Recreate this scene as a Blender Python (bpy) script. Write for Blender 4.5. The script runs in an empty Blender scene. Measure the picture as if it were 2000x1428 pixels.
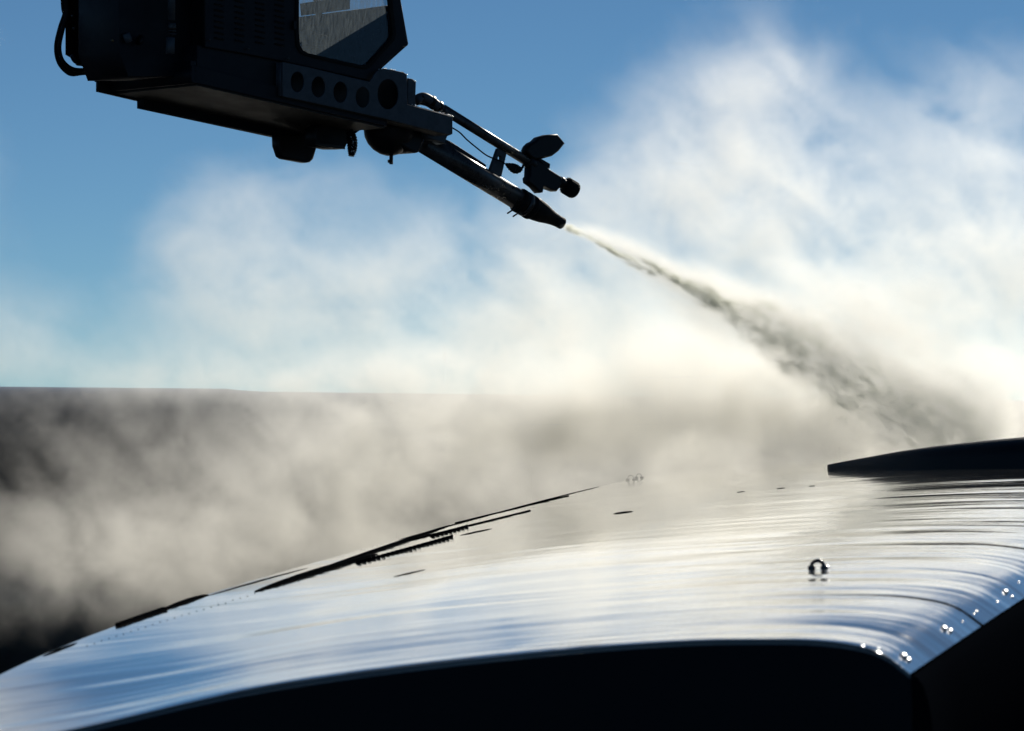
import bpy, bmesh, math, random
from mathutils import Vector, Matrix, Euler
from mathutils.bvhtree import BVHTree

random.seed(7)
scene = bpy.context.scene
COL = scene.collection
rad = math.radians

# ------------------------------------------------------------------ camera
CAM_Z = 7.6
FP = 7500.0            # focal length in photo pixels (2000 px wide)
HROW = 800.0           # row of the horizon
cam_d = bpy.data.cameras.new('camera')
cam = bpy.data.objects.new('camera', cam_d)
COL.objects.link(cam)
cam.location = (0, 0, CAM_Z)
cam.rotation_euler = (rad(90), 0, 0)
cam_d.sensor_width = 36
cam_d.lens = 135
cam_d.shift_y = (HROW - 714) / 2000
cam_d.clip_start = 0.5
cam_d.clip_end = 20000
cam_d.dof.use_dof = True
cam_d.dof.focus_distance = 36.0
cam_d.dof.aperture_fstop = 4.5
scene.camera = cam

# ------------------------------------------------------------------ sky and sun
SUN_EL, SUN_AZ = 25.0, 20.0      # degrees; azimuth to the right of the view direction (+Y)
world = bpy.data.worlds.new('World')
scene.world = world
world.use_nodes = True
wn = world.node_tree
wn.nodes.clear()
sky = wn.nodes.new('ShaderNodeTexSky')
sky.sky_type = 'NISHITA'
sky.sun_disc = False
sky.sun_elevation = rad(SUN_EL)
sky.sun_rotation = rad(SUN_AZ)
sky.altitude = 6000
sky.air_density = 1.0
sky.dust_density = 0.0
sky.ozone_density = 6.0
tint = wn.nodes.new('ShaderNodeMix')
tint.data_type = 'RGBA'; tint.blend_type = 'MULTIPLY'
tint.inputs['Factor'].default_value = 1.0
tint.inputs['B'].default_value = (1.05, 1.12, 0.96, 1)
bg = wn.nodes.new('ShaderNodeBackground')
bg.inputs['Strength'].default_value = 0.053
out = wn.nodes.new('ShaderNodeOutputWorld')
wn.links.new(sky.outputs[0], tint.inputs['A'])
wn.links.new(tint.outputs['Result'], bg.inputs['Color'])
wn.links.new(bg.outputs[0], out.inputs['Surface'])

sun_d = bpy.data.lights.new('sun', 'SUN')
sun = bpy.data.objects.new('sun', sun_d)
COL.objects.link(sun)
sun_d.energy = 3.8
sun_d.angle = rad(0.5)
sun_d.color = (1.0, 0.94, 0.83)
sdir = Vector((math.sin(rad(SUN_AZ)) * math.cos(rad(SUN_EL)), math.cos(rad(SUN_AZ)) * math.cos(rad(SUN_EL)), math.sin(rad(SUN_EL))))
sun.rotation_euler = sdir.to_track_quat('Z', 'Y').to_euler()
sun.location = (20, 40, 40)

scene.view_settings.view_transform = 'Standard'
scene.view_settings.look = 'None'
scene.view_settings.exposure = 0.0
scene.view_settings.gamma = 1.0
scene.view_settings.use_curve_mapping = False
cy = scene.cycles
cy.use_adaptive_sampling = True
cy.adaptive_threshold = 0.025
cy.adaptive_min_samples = 24
cy.use_denoising = True
cy.max_bounces = 9
cy.volume_bounces = 7
cy.volume_step_rate = 1.0
cy.volume_max_steps = 256
cy.transparent_max_bounces = 12
cy.sample_clamp_indirect = 6
cy.caustics_reflective = False

# ------------------------------------------------------------------ helpers
def P(px, py, d):
    """point at distance d ahead of the camera that stands at photo pixel px,py"""
    return Vector(((px - 1000) / FP * d, d, CAM_Z + (HROW - py) / FP * d))

def new_mat(name, color, rough=0.5, metal=0.0, spec=0.5, coat=0.0, coat_rough=0.05, noise=None, bump=None):
    m = bpy.data.materials.new(name)
    m.use_nodes = True
    nt = m.node_tree
    b = nt.nodes['Principled BSDF']
    b.inputs['Base Color'].default_value = (*color, 1)
    b.inputs['Roughness'].default_value = rough
    b.inputs['Metallic'].default_value = metal
    b.inputs['Specular IOR Level'].default_value = spec
    b.inputs['Coat Weight'].default_value = coat
    b.inputs['Coat Roughness'].default_value = coat_rough
    tc = nt.nodes.new('ShaderNodeTexCoord')
    if noise:
        sc_, amt = noise
        n = nt.nodes.new('ShaderNodeTexNoise')
        n.inputs['Scale'].default_value = sc_
        n.inputs['Detail'].default_value = 6
        n.inputs['Roughness'].default_value = 0.65
        r = nt.nodes.new('ShaderNodeValToRGB')
        r.color_ramp.elements[0].position = 0.35
        r.color_ramp.elements[1].position = 0.7
        r.color_ramp.elements[0].color = (*[c * (1 - amt) for c in color], 1)
        r.color_ramp.elements[1].color = (*[min(1, c * (1 + amt)) for c in color], 1)
        nt.links.new(tc.outputs['Object'], n.inputs['Vector'])
        nt.links.new(n.outputs['Fac'], r.inputs['Fac'])
        nt.links.new(r.outputs['Color'], b.inputs['Base Color'])
        mr = nt.nodes.new('ShaderNodeMapRange')
        mr.inputs['From Min'].default_value = 0.3
        mr.inputs['From Max'].default_value = 0.7
        mr.inputs['To Min'].default_value = max(0.02, rough - 0.12)
        mr.inputs['To Max'].default_value = min(1, rough + 0.15)
        nt.links.new(n.outputs['Fac'], mr.inputs['Value'])
        nt.links.new(mr.outputs['Result'], b.inputs['Roughness'])
    if bump:
        sc_, dist = bump
        n = nt.nodes.new('ShaderNodeTexNoise')
        n.inputs['Scale'].default_value = sc_
        n.inputs['Detail'].default_value = 4
        bp = nt.nodes.new('ShaderNodeBump')
        bp.inputs['Distance'].default_value = dist
        nt.links.new(tc.outputs['Object'], n.inputs['Vector'])
        nt.links.new(n.outputs['Fac'], bp.inputs['Height'])
        nt.links.new(bp.outputs['Normal'], b.inputs['Normal'])
    return m

M = {
    'navy': new_mat('navy_paint', (0.0045, 0.006, 0.010), 0.5, spec=0.25, noise=(3, 0.3), bump=(40, 0.001)),
    'black': new_mat('black_rubber', (0.004, 0.004, 0.0045), 0.7, spec=0.2, bump=(60, 0.002), noise=(8, 0.3)),
    'blackpl': new_mat('black_plastic', (0.004, 0.004, 0.005), 0.45, spec=0.25, bump=(30, 0.001)),
    'steel': new_mat('dull_galvanised_steel', (0.062, 0.074, 0.086), 0.55, metal=0.3, spec=.3, noise=(7, 0.3), bump=(50, 0.0006)),
    'steel2': new_mat('brushed_pipe_steel', (0.055, 0.055, 0.056), 0.3, metal=0.5, spec=.4, noise=(10, 0.35), bump=(60, 0.0006)),
    'under': new_mat('oily_underside_sheet', (0.035, 0.032, 0.026), 0.6, metal=0.1, spec=.3, noise=(2.5, 0.5)),
    'brass': new_mat('dull_brass', (0.16, 0.11, 0.05), 0.4, metal=0.6, noise=(20, 0.4)),
    'seat': new_mat('brown_card', (0.12, 0.075, 0.045), 0.8, noise=(12, 0.3)),
    'tip': new_mat('dark_navy_tip_paint', (0.006, 0.0075, 0.010), 0.6, spec=0.15, noise=(1.5, 0.4)),
    'chrome': new_mat('wet_polished_steel', (0.5, 0.5, 0.5), 0.12, metal=1.0),
    'glint_fluid': new_mat('fluid_glint_bead', (0.85, 0.85, 0.85), 0.28, metal=1.0),  # metallic so the beads throw back a sun glint
    'seam': new_mat('dark_seam_sealant', (0.006, 0.007, 0.008), 0.9, spec=0.0, noise=(9, 0.3)),
}

def tag(o, label=None, cat=None, group=None, kind=None):
    if label: o['label'] = label
    if cat: o['category'] = cat
    if group: o['group'] = group
    if kind: o['kind'] = kind
    return o

def empty(name, loc):
    o = bpy.data.objects.new(name, None)
    COL.objects.link(o)
    o.location = loc
    o.empty_display_size = 0.3
    return o

def link_mesh(name, me, mat, parent=None, smooth=False, wmat=None):
    """me holds WORLD coordinates (or wmat places it); parent keeps the world place"""
    o = bpy.data.objects.new(name, me)
    COL.objects.link(o)
    if mat is not None and len(me.materials) == 0:
        me.materials.append(mat)
    if smooth:
        for p in me.polygons: p.use_smooth = True
    W_ = wmat if wmat is not None else Matrix.Identity(4)
    if parent is not None:
        o.parent = parent
        pw = WORLD.get(parent.name, Matrix.Translation(parent.location))
        o.matrix_parent_inverse = Matrix.Identity(4)
        o.matrix_basis = pw.inverted() @ W_
    else:
        o.matrix_basis = W_
    WORLD[o.name] = W_
    return o
WORLD = {}

def recentre(me, c):
    me.transform(Matrix.Translation(-c))
    return Matrix.Translation(c)

def bm_mesh(name, bm):
    me = bpy.data.meshes.new(name)
    bmesh.ops.recalc_face_normals(bm, faces=bm.faces)
    bm.to_mesh(me); bm.free()
    return me

def put(name, bm, mat, parent=None, smooth=False):
    me = bm_mesh(name, bm)
    c = Vector((0, 0, 0))
    for v in me.vertices: c += v.co
    c /= max(1, len(me.vertices))
    return link_mesh(name, me, mat, parent, smooth, recentre(me, c))

def tube_into(bm, pts, rads, seg=14, cap=True):
    pts = [Vector(p) for p in pts]
    if not hasattr(rads, '__len__'): rads = [rads] * len(pts)
    rings = []
    up = None
    for i, p in enumerate(pts):
        a = pts[max(0, i - 1)]; b = pts[min(len(pts) - 1, i + 1)]
        t = (b - a).normalized()
        if up is None:
            up = t.orthogonal().normalized()
        up = (up - t * up.dot(t)).normalized()
        s = t.cross(up)
        rings.append([bm.verts.new(p + (up * math.cos(2 * math.pi * k / seg) + s * math.sin(2 * math.pi * k / seg)) * rads[i]) for k in range(seg)])
    for r0, r1 in zip(rings, rings[1:]):
        for k in range(seg):
            bm.faces.new((r0[k], r0[(k + 1) % seg], r1[(k + 1) % seg], r1[k]))
    if cap:
        bm.faces.new(rings[0][::-1]); bm.faces.new(rings[-1])
    return bm

def smooth_path(pts, n=8):
    """Catmull-Rom through the points"""
    pts = [Vector(p) for p in pts]
    q = [pts[0] * 2 - pts[1]] + pts + [pts[-1] * 2 - pts[-2]]
    res = []
    for i in range(1, len(q) - 2):
        for k in range(n):
            t = k / n
            p0, p1, p2, p3 = q[i - 1], q[i], q[i + 1], q[i + 2]
            res.append(0.5 * ((2 * p1) + (p2 - p0) * t + (2 * p0 - 5 * p1 + 4 * p2 - p3) * t * t + (3 * p1 - p0 - 3 * p2 + p3) * t ** 3))
    res.append(pts[-1])
    return res

def lerp(a, b, t): return a + (b - a) * t
def interp(x, xs, ys):
    if x <= xs[0]: return ys[0]
    for i in range(len(xs) - 1):
        if x <= xs[i + 1]:
            return lerp(ys[i], ys[i + 1], (x - xs[i]) / (xs[i + 1] - xs[i]))
    return ys[-1]
def hermite(x, xs, ys):
    """smooth interpolation (finite-difference cubic)"""
    n = len(xs)
    if x <= xs[0]: return ys[0] + (x - xs[0]) * (ys[1] - ys[0]) / (xs[1] - xs[0])
    if x >= xs[-1]: return ys[-1] + (x - xs[-1]) * (ys[-1] - ys[-2]) / (xs[-1] - xs[-2])
    def m(i):
        if i == 0: return (ys[1] - ys[0]) / (xs[1] - xs[0])
        if i == n - 1: return (ys[-1] - ys[-2]) / (xs[-1] - xs[-2])
        return 0.5 * ((ys[i + 1] - ys[i]) / (xs[i + 1] - xs[i]) + (ys[i] - ys[i - 1]) / (xs[i] - xs[i - 1]))
    for i in range(n - 1):
        if x <= xs[i + 1]:
            h = xs[i + 1] - xs[i]; t = (x - xs[i]) / h
            return ((2 * t ** 3 - 3 * t * t + 1) * ys[i] + (t ** 3 - 2 * t * t + t) * h * m(i) + (-2 * t ** 3 + 3 * t * t) * ys[i + 1] + (t ** 3 - t * t) * h * m(i + 1))

# ------------------------------------------------------------------ ground
def ground():
    bm = bmesh.new()
    vs = [bm.verts.new(p) for p in ((-6000, -3000, 0), (6000, -3000, 0), (6000, 9000, 0), (-6000, 9000, 0))]
    bm.faces.new(vs)
    m = new_mat('wet_asphalt', (0.045, 0.045, 0.047), 0.45, noise=(0.35, 0.35), bump=(30, 0.004))
    o = put('ground', bm, m)
    tag(o, 'dark wet asphalt apron under the aircraft', kind='structure')
ground()

# ------------------------------------------------------------------ the aircraft
plane = empty('aircraft', (2, 30, 0))
WORLD['aircraft'] = Matrix.Translation((2, 30, 0))
tag(plane, 'dark aircraft seen along its wet wing, shiny with de-icing fluid, steam over its fuselage', 'aircraft')

# wing: tip rib at y=16, root at y=48
LE_Y = [16, 20, 30, 40, 50]
LE_X = [1.66, 2.67, 5.2, 7.7, 10.2]
TE_Y = [16, 18.5, 22, 28, 40, 50]
TE_X = [-2.75, -2.50, -2.0, -1.12, 0.91, 2.9]
TE_Z = [-1.50, -1.295, -1.144, -1.027, -0.80, -0.66]
CR_Y = [16, 20, 30, 40, 50]
CR_Z = [-0.956, -0.835, -0.60, -0.355, -0.16]
U = [0, .2, .37, .567, .764, .838, .94, .975, 1.0]
N = [0, .294, .605, .833, .98, 1.0, .975, .915, .80]

def wing_pt(u, y):
    xl = hermite(y, LE_Y, LE_X); xt = hermite(y, TE_Y, TE_X)
    zt = hermite(y, TE_Y, TE_Z); zc = hermite(y, CR_Y, CR_Z)
    # further in, the section is a little flatter towards the crest
    n = hermite(u, U, N)
    x = lerp(xt, xl, u)
    z = zc - (1 - n) * (zc - zt if u < .838 else 0.72)
    return Vector((x, y, CAM_Z + z))

def wing_skin():
    bm = bmesh.new()
    ys = [16 + (49.3 - 16) * (k / 90) ** 1.15 for k in range(91)]
    us = [k / 110 for k in range(111)]
    grid = []
    # rolled edge at the tip
    first = []
    for k in range(5, 0, -1):
        a = k / 5 * math.pi / 2
        row = []
        for u in us:
            p = wing_pt(u, 16.0)
            row.append(bm.verts.new(p + Vector((0, -0.022 * math.sin(a), -0.022 * (1 - math.cos(a))))))
        grid.append(row)
    for y in ys:
        grid.append([bm.verts.new(wing_pt(u, y)) for u in us])
    for r0, r1 in zip(grid, grid[1:]):
        for i in range(len(us) - 1):
            bm.faces.new((r0[i], r0[i + 1], r1[i + 1], r1[i]))
    # underside: closes the wing
    low = []
    for y in (16.0, 24, 34, 42, 49.3):
        low.append([bm.verts.new(wing_pt(u, y) - Vector((0, 0, 0.03 + 0.70 * math.sin(math.pi * min(1, (u * 0.9 + .1))) ** .6))) for u in [j / 20 for j in range(21)]])
    for r0, r1 in zip(low, low[1:]):
        for i in range(20):
            bm.faces.new((r0[i], r1[i], r1[i + 1], r0[i + 1]))
    return bm

def wing_material():
    m = bpy.data.materials.new('wet_grey_wing_paint')
    m.use_nodes = True
    nt = m.node_tree; L = nt.links.new
    b = nt.nodes['Principled BSDF']
    b.inputs['Roughness'].default_value = 0.09
    b.inputs['Metallic'].default_value = 0.28
    b.inputs['Coat Weight'].default_value = 1.0
    b.inputs['Coat Roughness'].default_value = 0.035
    b.inputs['Coat IOR'].default_value = 1.45
    tc = nt.nodes.new('ShaderNodeTexCoord')
    def noise(scale, vec, detail=4, rough=0.5, dist=0.0):
        mp = nt.nodes.new('ShaderNodeMapping'); mp.inputs['Scale'].default_value = vec
        L(tc.outputs['Object'], mp.inputs['Vector'])
        n = nt.nodes.new('ShaderNodeTexNoise')
        n.inputs['Scale'].default_value = scale
        n.inputs['Detail'].default_value = detail
        n.inputs['Roughness'].default_value = rough
        n.inputs['Distortion'].default_value = dist
        L(mp.outputs[0], n.inputs['Vector'])
        return n.outputs['Fac']
    # paint colour: worn grey with chordwise dirt streaks
    n1 = noise(1.0, (0.6, 5.0, 1), 7, 0.6)
    r = nt.nodes.new('ShaderNodeValToRGB')
    r.color_ramp.elements[0].position = 0.38; r.color_ramp.elements[0].color = (0.13, 0.13, 0.115, 1)
    r.color_ramp.elements[1].position = 0.66; r.color_ramp.elements[1].color = (0.25, 0.24, 0.205, 1)
    L(n1, r.inputs['Fac']); L(r.outputs['Color'], b.inputs['Base Color'])
    # fluid film: long ripples running along the chord
    a = noise(1.0, (0.30, 0.9, 1), 2, 0.4, 0.4)
    c = noise(1.0, (0.8, 4.0, 1), 2, 0.45, 0.3)
    d = noise(1.0, (6.0, 26.0, 1), 2, 0.5)
    def mul(x, k):
        n = nt.nodes.new('ShaderNodeMath'); n.operation = 'MULTIPLY'; L(x, n.inputs[0]); n.inputs[1].default_value = k; return n.outputs[0]
    def add(x, y):
        n = nt.nodes.new('ShaderNodeMath'); n.operation = 'ADD'; L(x, n.inputs[0]); L(y, n.inputs[1]); return n.outputs[0]
    h = add(add(mul(a, 1.0), mul(c, 0.15)), mul(d, 0.02))
    ge = nt.nodes.new('ShaderNodeNewGeometry'); sx = nt.nodes.new('ShaderNodeSeparateXYZ'); L(ge.outputs['Position'], sx.inputs[0])
    dn_ = nt.nodes.new('ShaderNodeMath'); dn_.operation = 'MULTIPLY_ADD'; L(sx.outputs[1], dn_.inputs[0]); dn_.inputs[1].default_value = -.25; L(sx.outputs[0], dn_.inputs[2])
    def ramp(x, a0, a1, b0, b1):
        q = nt.nodes.new('ShaderNodeMapRange'); L(x, q.inputs[0]); q.interpolation_type = 'SMOOTHSTEP'
        for i_, v_ in enumerate((a0, a1, b0, b1)): q.inputs[i_ + 1].default_value = v_
        return q.outputs[0]
    m1 = ramp(dn_.outputs[0], -4.8, -3.0, .0, 1.05)
    m2 = ramp(sx.outputs[1], 20.5, 16.6, .0, .38)
    mkr = nt.nodes.new('ShaderNodeMath'); mkr.operation = 'MAXIMUM'; L(m1, mkr.inputs[0]); L(m2, mkr.inputs[1])
    m3 = nt.nodes.new('ShaderNodeMath'); m3.operation = 'ADD'; L(mkr.outputs[0], m3.inputs[0]); m3.inputs[1].default_value = .22; mkr = m3
    mm = nt.nodes.new('ShaderNodeMath'); mm.operation = 'MULTIPLY'; L(h, mm.inputs[0]); L(mkr.outputs[0], mm.inputs[1]); h = mm.outputs[0]
    bp = nt.nodes.new('ShaderNodeBump')
    bp.inputs['Distance'].default_value = 0.042
    bp.inputs['Strength'].default_value = 1.0
    L(h, bp.inputs['Height'])
    L(bp.outputs['Normal'], b.inputs['Coat Normal'])
    L(bp.outputs['Normal'], b.inputs['Normal'])
    return m
M['wing'] = wing_material()

skin_bm = wing_skin()
bvh = BVHTree.FromBMesh(skin_bm)
wing_o = put('wing_skin', skin_bm, M['wing'], plane, smooth=True)
CAMV = Vector((0, 0, CAM_Z))
def hit(px, py):
    """where the sight line through a photo pixel meets the wing"""
    d = (P(px, py, 30) - CAMV).normalized()
    for dy in (0, 2, 4, 7, 10, 15, 20, 30, 45):
        d = (P(px, py + dy, 30) - CAMV).normalized()
        h = bvh.ray_cast(CAMV + d * 14, d)
        if h[0] is not None: return h[0], h[1]
    return P(px, py, 30), Vector((0, 0, 1))

def on_wing(x, y):
    h = bvh.ray_cast(Vector((x, y, CAM_Z + 5)), Vector((0, 0, -1)))
    if h[0] is None: h = bvh.find_nearest(Vector((x, y, CAM_Z - .8)))
    return h[0]

# wing tip face
def wing_tip():
    bm = bmesh.new()
    n = 60
    rows = []
    for j, (dy, f) in enumerate(((0.0, 0.0), (-0.05, 0.25), (-0.05, 0.6), (0.02, 1.0))):
        row = []
        for i in range(n + 1):
            u = i / n
            p = wing_pt(u, 16.0)
            th = 0.06 + 0.72 * math.sin(math.pi * min(1, u * .80 + .2)) ** .5 if u < 0.999 else 0.25
            th = 0.25 + 0.6 * min(1, u * 3) * (1 - max(0, (u - .85) / .15) ** 2 * .55)
            row.append(bm.verts.new(p + Vector((0, -0.024 + dy * (1 if 0 < j < 3 else 0), -0.022 - f * th))))
        rows.append(row)
    for r0, r1 in zip(rows, rows[1:]):
        for i in range(n):
            bm.faces.new((r0[i], r0[i + 1], r1[i + 1], r1[i]))
    return bm
put('wing_tip', wing_tip(), M['tip'], plane, smooth=True)

# leading edge: rubber-dark nose that rolls under from the front edge of the skin
def leading_edge():
    bm = bmesh.new()
    ys = [16 - 0.024] + [16 + 34 * (k / 40) for k in range(41)]
    rows = []
    for y in ys:
        p = wing_pt(1.0, max(16, y)); p.y = y
        row = []
        for k in range(13):
            a = k / 12 * math.pi * 0.9
            row.append(bm.verts.new(p + Vector((0.12 * math.sin(a) - 0.10 * (k / 12) ** 2, 0, -0.004 - 0.44 * (1 - math.cos(a)) ** 1.0))))
        rows.append(row)
    for r0, r1 in zip(rows, rows[1:]):
        for i in range(12):
            bm.faces.new((r0[i], r0[i + 1], r1[i + 1], r1[i]))
    bm.faces.new(rows[0])
    return bm
put('leading_edge', leading_edge(), new_mat('matte_rubber_boot', (0.004, 0.005, 0.007), 1.0, spec=0.0), plane, smooth=True)
# bright metal bead where skin and nose meet
bm = bmesh.new()
tube_into(bm, [wing_pt(1.0, y) + Vector((0.004, 0, -0.004)) for y in [16 + k * .5 for k in range(65)]], 0.006, 8)
put('edge_bead', bm, M['seam'], plane, smooth=True)

# fuselage behind
def fuselage():
    bm = bmesh.new()
    R = 2.9
    stations = [(-34, 0.2, 2.2, -0.2), (-24, 0.30, 2.7, 0), (-12, 0.36, R, 0), (-3.9, 0.285, R, 0), (-3.7, 0.262, R - .01, 0), (-3.4, 0.245, R - .01, 0), (2.4, 0.175, R, 0), (10, 0.09, R, 0), (22, -.05, R, 0), (30, -.6, 2.2, 0)]
    rows = []
    seg = 72
    for x, top, r, _ in stations:
        z = CAM_Z + top - r
        rows.append([bm.verts.new((x, 52.5 + r * math.sin(2 * math.pi * k / seg), z + r * math.cos(2 * math.pi * k / seg))) for k in range(seg)])
    for r0, r1 in zip(rows, rows[1:]):
        for k in range(seg):
            bm.faces.new((r0[k], r0[(k + 1) % seg], r1[(k + 1) % seg], r1[k]))
    bm.faces.new(rows[0]); bm.faces.new(rows[-1])
    return bm
fus_mat = new_mat('dark_fuselage_paint', (0.030, 0.032, 0.032), 0.38, coat=0.3, coat_rough=0.12, noise=(0.5, 0.5), bump=(1.2, 0.01))
put('fuselage', fuselage(), fus_mat, plane, smooth=True)

# dark pylon fairing standing on the far part of the wing
def fairing():
    bm = bmesh.new()
    d = 34.3
    xs = [1616, 1622, 1650, 1700, 1760, 1830, 1920, 2000, 2120, 2300]
    tops = [908, 906.5, 901, 892, 881, 871, 861, 853.5, 848, 846]
    wid = [.012, .02, .05, .10, .15, .20, .25, .28, .30, .30]
    rows = []
    for px, t, w in zip(xs, tops, wid):
        d = interp(px, [1616, 1700, 1800, 2000, 2300], [36.6, 35.9, 35.2, 34.4, 34.0])
        x = (px - 1000) / FP * d
        z1 = CAM_Z + (HROW - t) / FP * d
        z0 = on_wing(x, d).z - 0.02
        z1 = max(z1, z0 + .012)
        row = []
        for k in range(15):
            a = math.pi * k / 14
            row.append(bm.verts.new((x, d - w * math.cos(a), z0 + (z1 - z0) * math.sin(a) ** .55)))
        rows.append(row)
    for r0, r1 in zip(rows, rows[1:]):
        for k in range(14):
            bm.faces.new((r0[k], r1[k], r1[k + 1], r0[k + 1]))
    bm.faces.new(rows[0])
    return bm
put('pylon_fairing', fairing(), new_mat('wet_black_fairing_paint', (0.004, 0.006, 0.009), .45, spec=.25), plane, smooth=True)

# ---- raised strips and panels along the trailing part of the wing
def strip(name, pix, height, width, mat=M['seam'], lift=0.0, taper=True):
    """thin raised bar lying on the wing along the photo path"""
    a_, b_ = hit(*pix[0])[0], hit(*pix[-1])[0]
    pts = [on_wing(lerp(a_.x, b_.x, i / 24), lerp(a_.y, b_.y, i / 24)) for i in range(25)]
    bm = bmesh.new()
    rows = []
    n = len(pts)
    for i, p in enumerate(pts):
        a = pts[max(0, i - 1)]; b = pts[min(n - 1, i + 1)]
        t = (b - a); t.z = 0; t.normalize()
        s = Vector((-t.y, t.x, 0))
        k = (math.sin(math.pi * (i + .35) / (n - .3)) ** .5 if taper else 1.0)
        h = height * k; w = width * (0.4 + .6 * k)
        q = p + Vector((0, 0, lift))
        rows.append([bm.verts.new(q - s * w / 2 + Vector((0, 0, -.02))), bm.verts.new(q - s * w / 2 + Vector((0, 0, h))),
                     bm.verts.new(q + s * w / 2 + Vector((0, 0, h))), bm.verts.new(q + s * w / 2 + Vector((0, 0, -.02)))])
    for r0, r1 in zip(rows, rows[1:]):
        for k in range(4):
            bm.faces.new((r0[k], r0[(k + 1) % 4], r1[(k + 1) % 4], r1[k]))
    bm.faces.new(rows[0][::-1]); bm.faces.new(rows[-1])
    return put(name, bm, mat, plane)

strip('flap_panel', [(230, 1223), (262, 1212), (322, 1191)], 0.016, 0.03, taper=False)
strip('flap_panel', [(320, 1189), (360, 1178), (405, 1162)], 0.014, 0.03)
strip('spoiler_panel', [(500, 1156), (560, 1140), (620, 1120), (680, 1100), (735, 1083)], 0.020, 0.04)
strip('spoiler_panel', [(610, 1118), (700, 1085), (790, 1055), (880, 1022)], 0.016, 0.03)
strip('spoiler_edge', [(800, 1056), (870, 1044), (950, 1020), (1035, 998)], 0.009, 0.015, taper=False)
strip('spoiler_edge', [(890, 1022), (980, 1000), (1060, 980), (1110, 969)], 0.007, 0.015, taper=False)
strip('spoiler_edge', [(780, 1050), (880, 1020), (1000, 985), (1170, 949)], 0.006, 0.02)
strip('seam_strip', [(400, 1166), (450, 1150), (500, 1139), (600, 1110)], 0.004, 0.015)
strip('seam_strip', [(85, 1282), (110, 1272), (150, 1256)], 0.006, 0.02)
strip('seam_strip', [(900, 1046), (960, 1033)], 0.006, 0.02)
strip('seam_strip', [(1198, 1004), (1236, 999)], 0.009, 0.02)
strip('seam_strip', [(770, 1127), (830, 1113)], 0.004, 0.02)
for a, b in (((1440, 962), (1455, 960)), ((1518, 955), (1533, 953)), ((1580, 950), (1592, 949))):
    strip('static_probe', [a, b], 0.004, 0.02)
# dark lines near the leading edge: slat gaps, and painted-in ripple reflections
for y0 in (18.3, 22.2, 24.2, 26.5, 28.6):
    bm = bmesh.new()
    tube_into(bm, [wing_pt(u, y0) + Vector((0, 0, -0.001)) for u in [.76 + .24 * k / 20 for k in range(21)]], [0.0015 + 0.005 * (k / 20) for k in range(21)], 8)
    put('slat_gap_ripple', bm, M['seam'], plane, smooth=True)
for u0 in ():
    bm = bmesh.new()
    tube_into(bm, [wing_pt(u0, 16 + k * .6) + Vector((0, 0, -0.0015)) for k in range(54)], 0.0025, 6)
    put('spanwise_seam', bm, M['seam'], plane, smooth=True)

# vortex generators: two rows of small raked blades
def blade_mesh():
    bm = bmesh.new()
    c = [(-.035, -.002, -.01), (.02, -.002, -.01), (.02, .002, -.01), (-.035, .002, -.01), (-.005, -.002, .018), (.02, -.002, .022), (.02, .002, .022), (-.005, .002, .018)]
    v = [bm.verts.new(p) for p in c]
    for f in ((0, 1, 5, 4), (1, 2, 6, 5), (2, 3, 7, 6), (3, 0, 4, 7), (4, 5, 6, 7), (3, 2, 1, 0)):
        bm.faces.new([v[i] for i in f])
    return bm_mesh('vortex_generator', bm)
vg = blade_mesh(); vg.materials.append(M['seam'])
for (x0, y0, x1, y1, n) in ((700, 1100, 880, 1050, 22), (845, 1048, 910, 1030, 9)):
    ha, hb = hit(x0, y0)[0], hit(x1, y1)[0]
    for k in range(n):
        t = k / (n - 1)
        h = on_wing(lerp(ha.x, hb.x, t), lerp(ha.y, hb.y, t))
        link_mesh('vortex_generator', vg, None, plane, False, Matrix.Translation(h) @ Matrix.Rotation(rad(28 + random.uniform(-4, 4)), 4, 'Z'))

# rivet heads along the trailing edge, in the light
rv = bmesh.new(); bmesh.ops.create_icosphere(rv, subdivisions=1, radius=0.004)
rv = bm_mesh('rivet', rv); rv.materials.append(M['seam'])
for k in range(34):
    px = lerp(170, 640, k / 33); py = interp(px, [170, 320, 640], [1262, 1213, 1118]) + random.uniform(-1, 1)
    h = hit(px, py)[0]
    link_mesh('rivet', rv, None, plane, True, Matrix.Translation(h))

# tie-down rings
def ring(px, py, w, hgt, r, tilt=0, name='tie_down_ring'):
    h = hit(px, py)[0]
    bm = bmesh.new()
    pts = []
    for k in range(25):
        a = lerp(-0.25, math.pi + .25, k / 24)
        pts.append(h + Vector((w * math.cos(a), tilt * w * math.cos(a), max(-0.01, hgt * math.sin(a) ** 0.7 if math.sin(a) > 0 else -0.01))))
    tube_into(bm, pts, r, 10)
    # lugs at the two feet
    for s in (-1, 1):
        c = h + Vector((s * w, 0, 0.006))
        tube_into(bm, [c + Vector((-.018, 0, 0)), c + Vector((.02, 0, 0))], 0.010, 10)
    return put(name, bm, M['chrome_dark'], plane, smooth=True), h
M['chrome_dark'] = new_mat('wet_dark_steel', (0.05, 0.05, 0.055), 0.2, metal=.8)
r0, rh = ring(1597, 1111, 0.033, 0.042, 0.0105)
ring(1232, 936, 0.034, 0.052, 0.004)
ring(1248, 934, 0.031, 0.048, 0.004)
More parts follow.
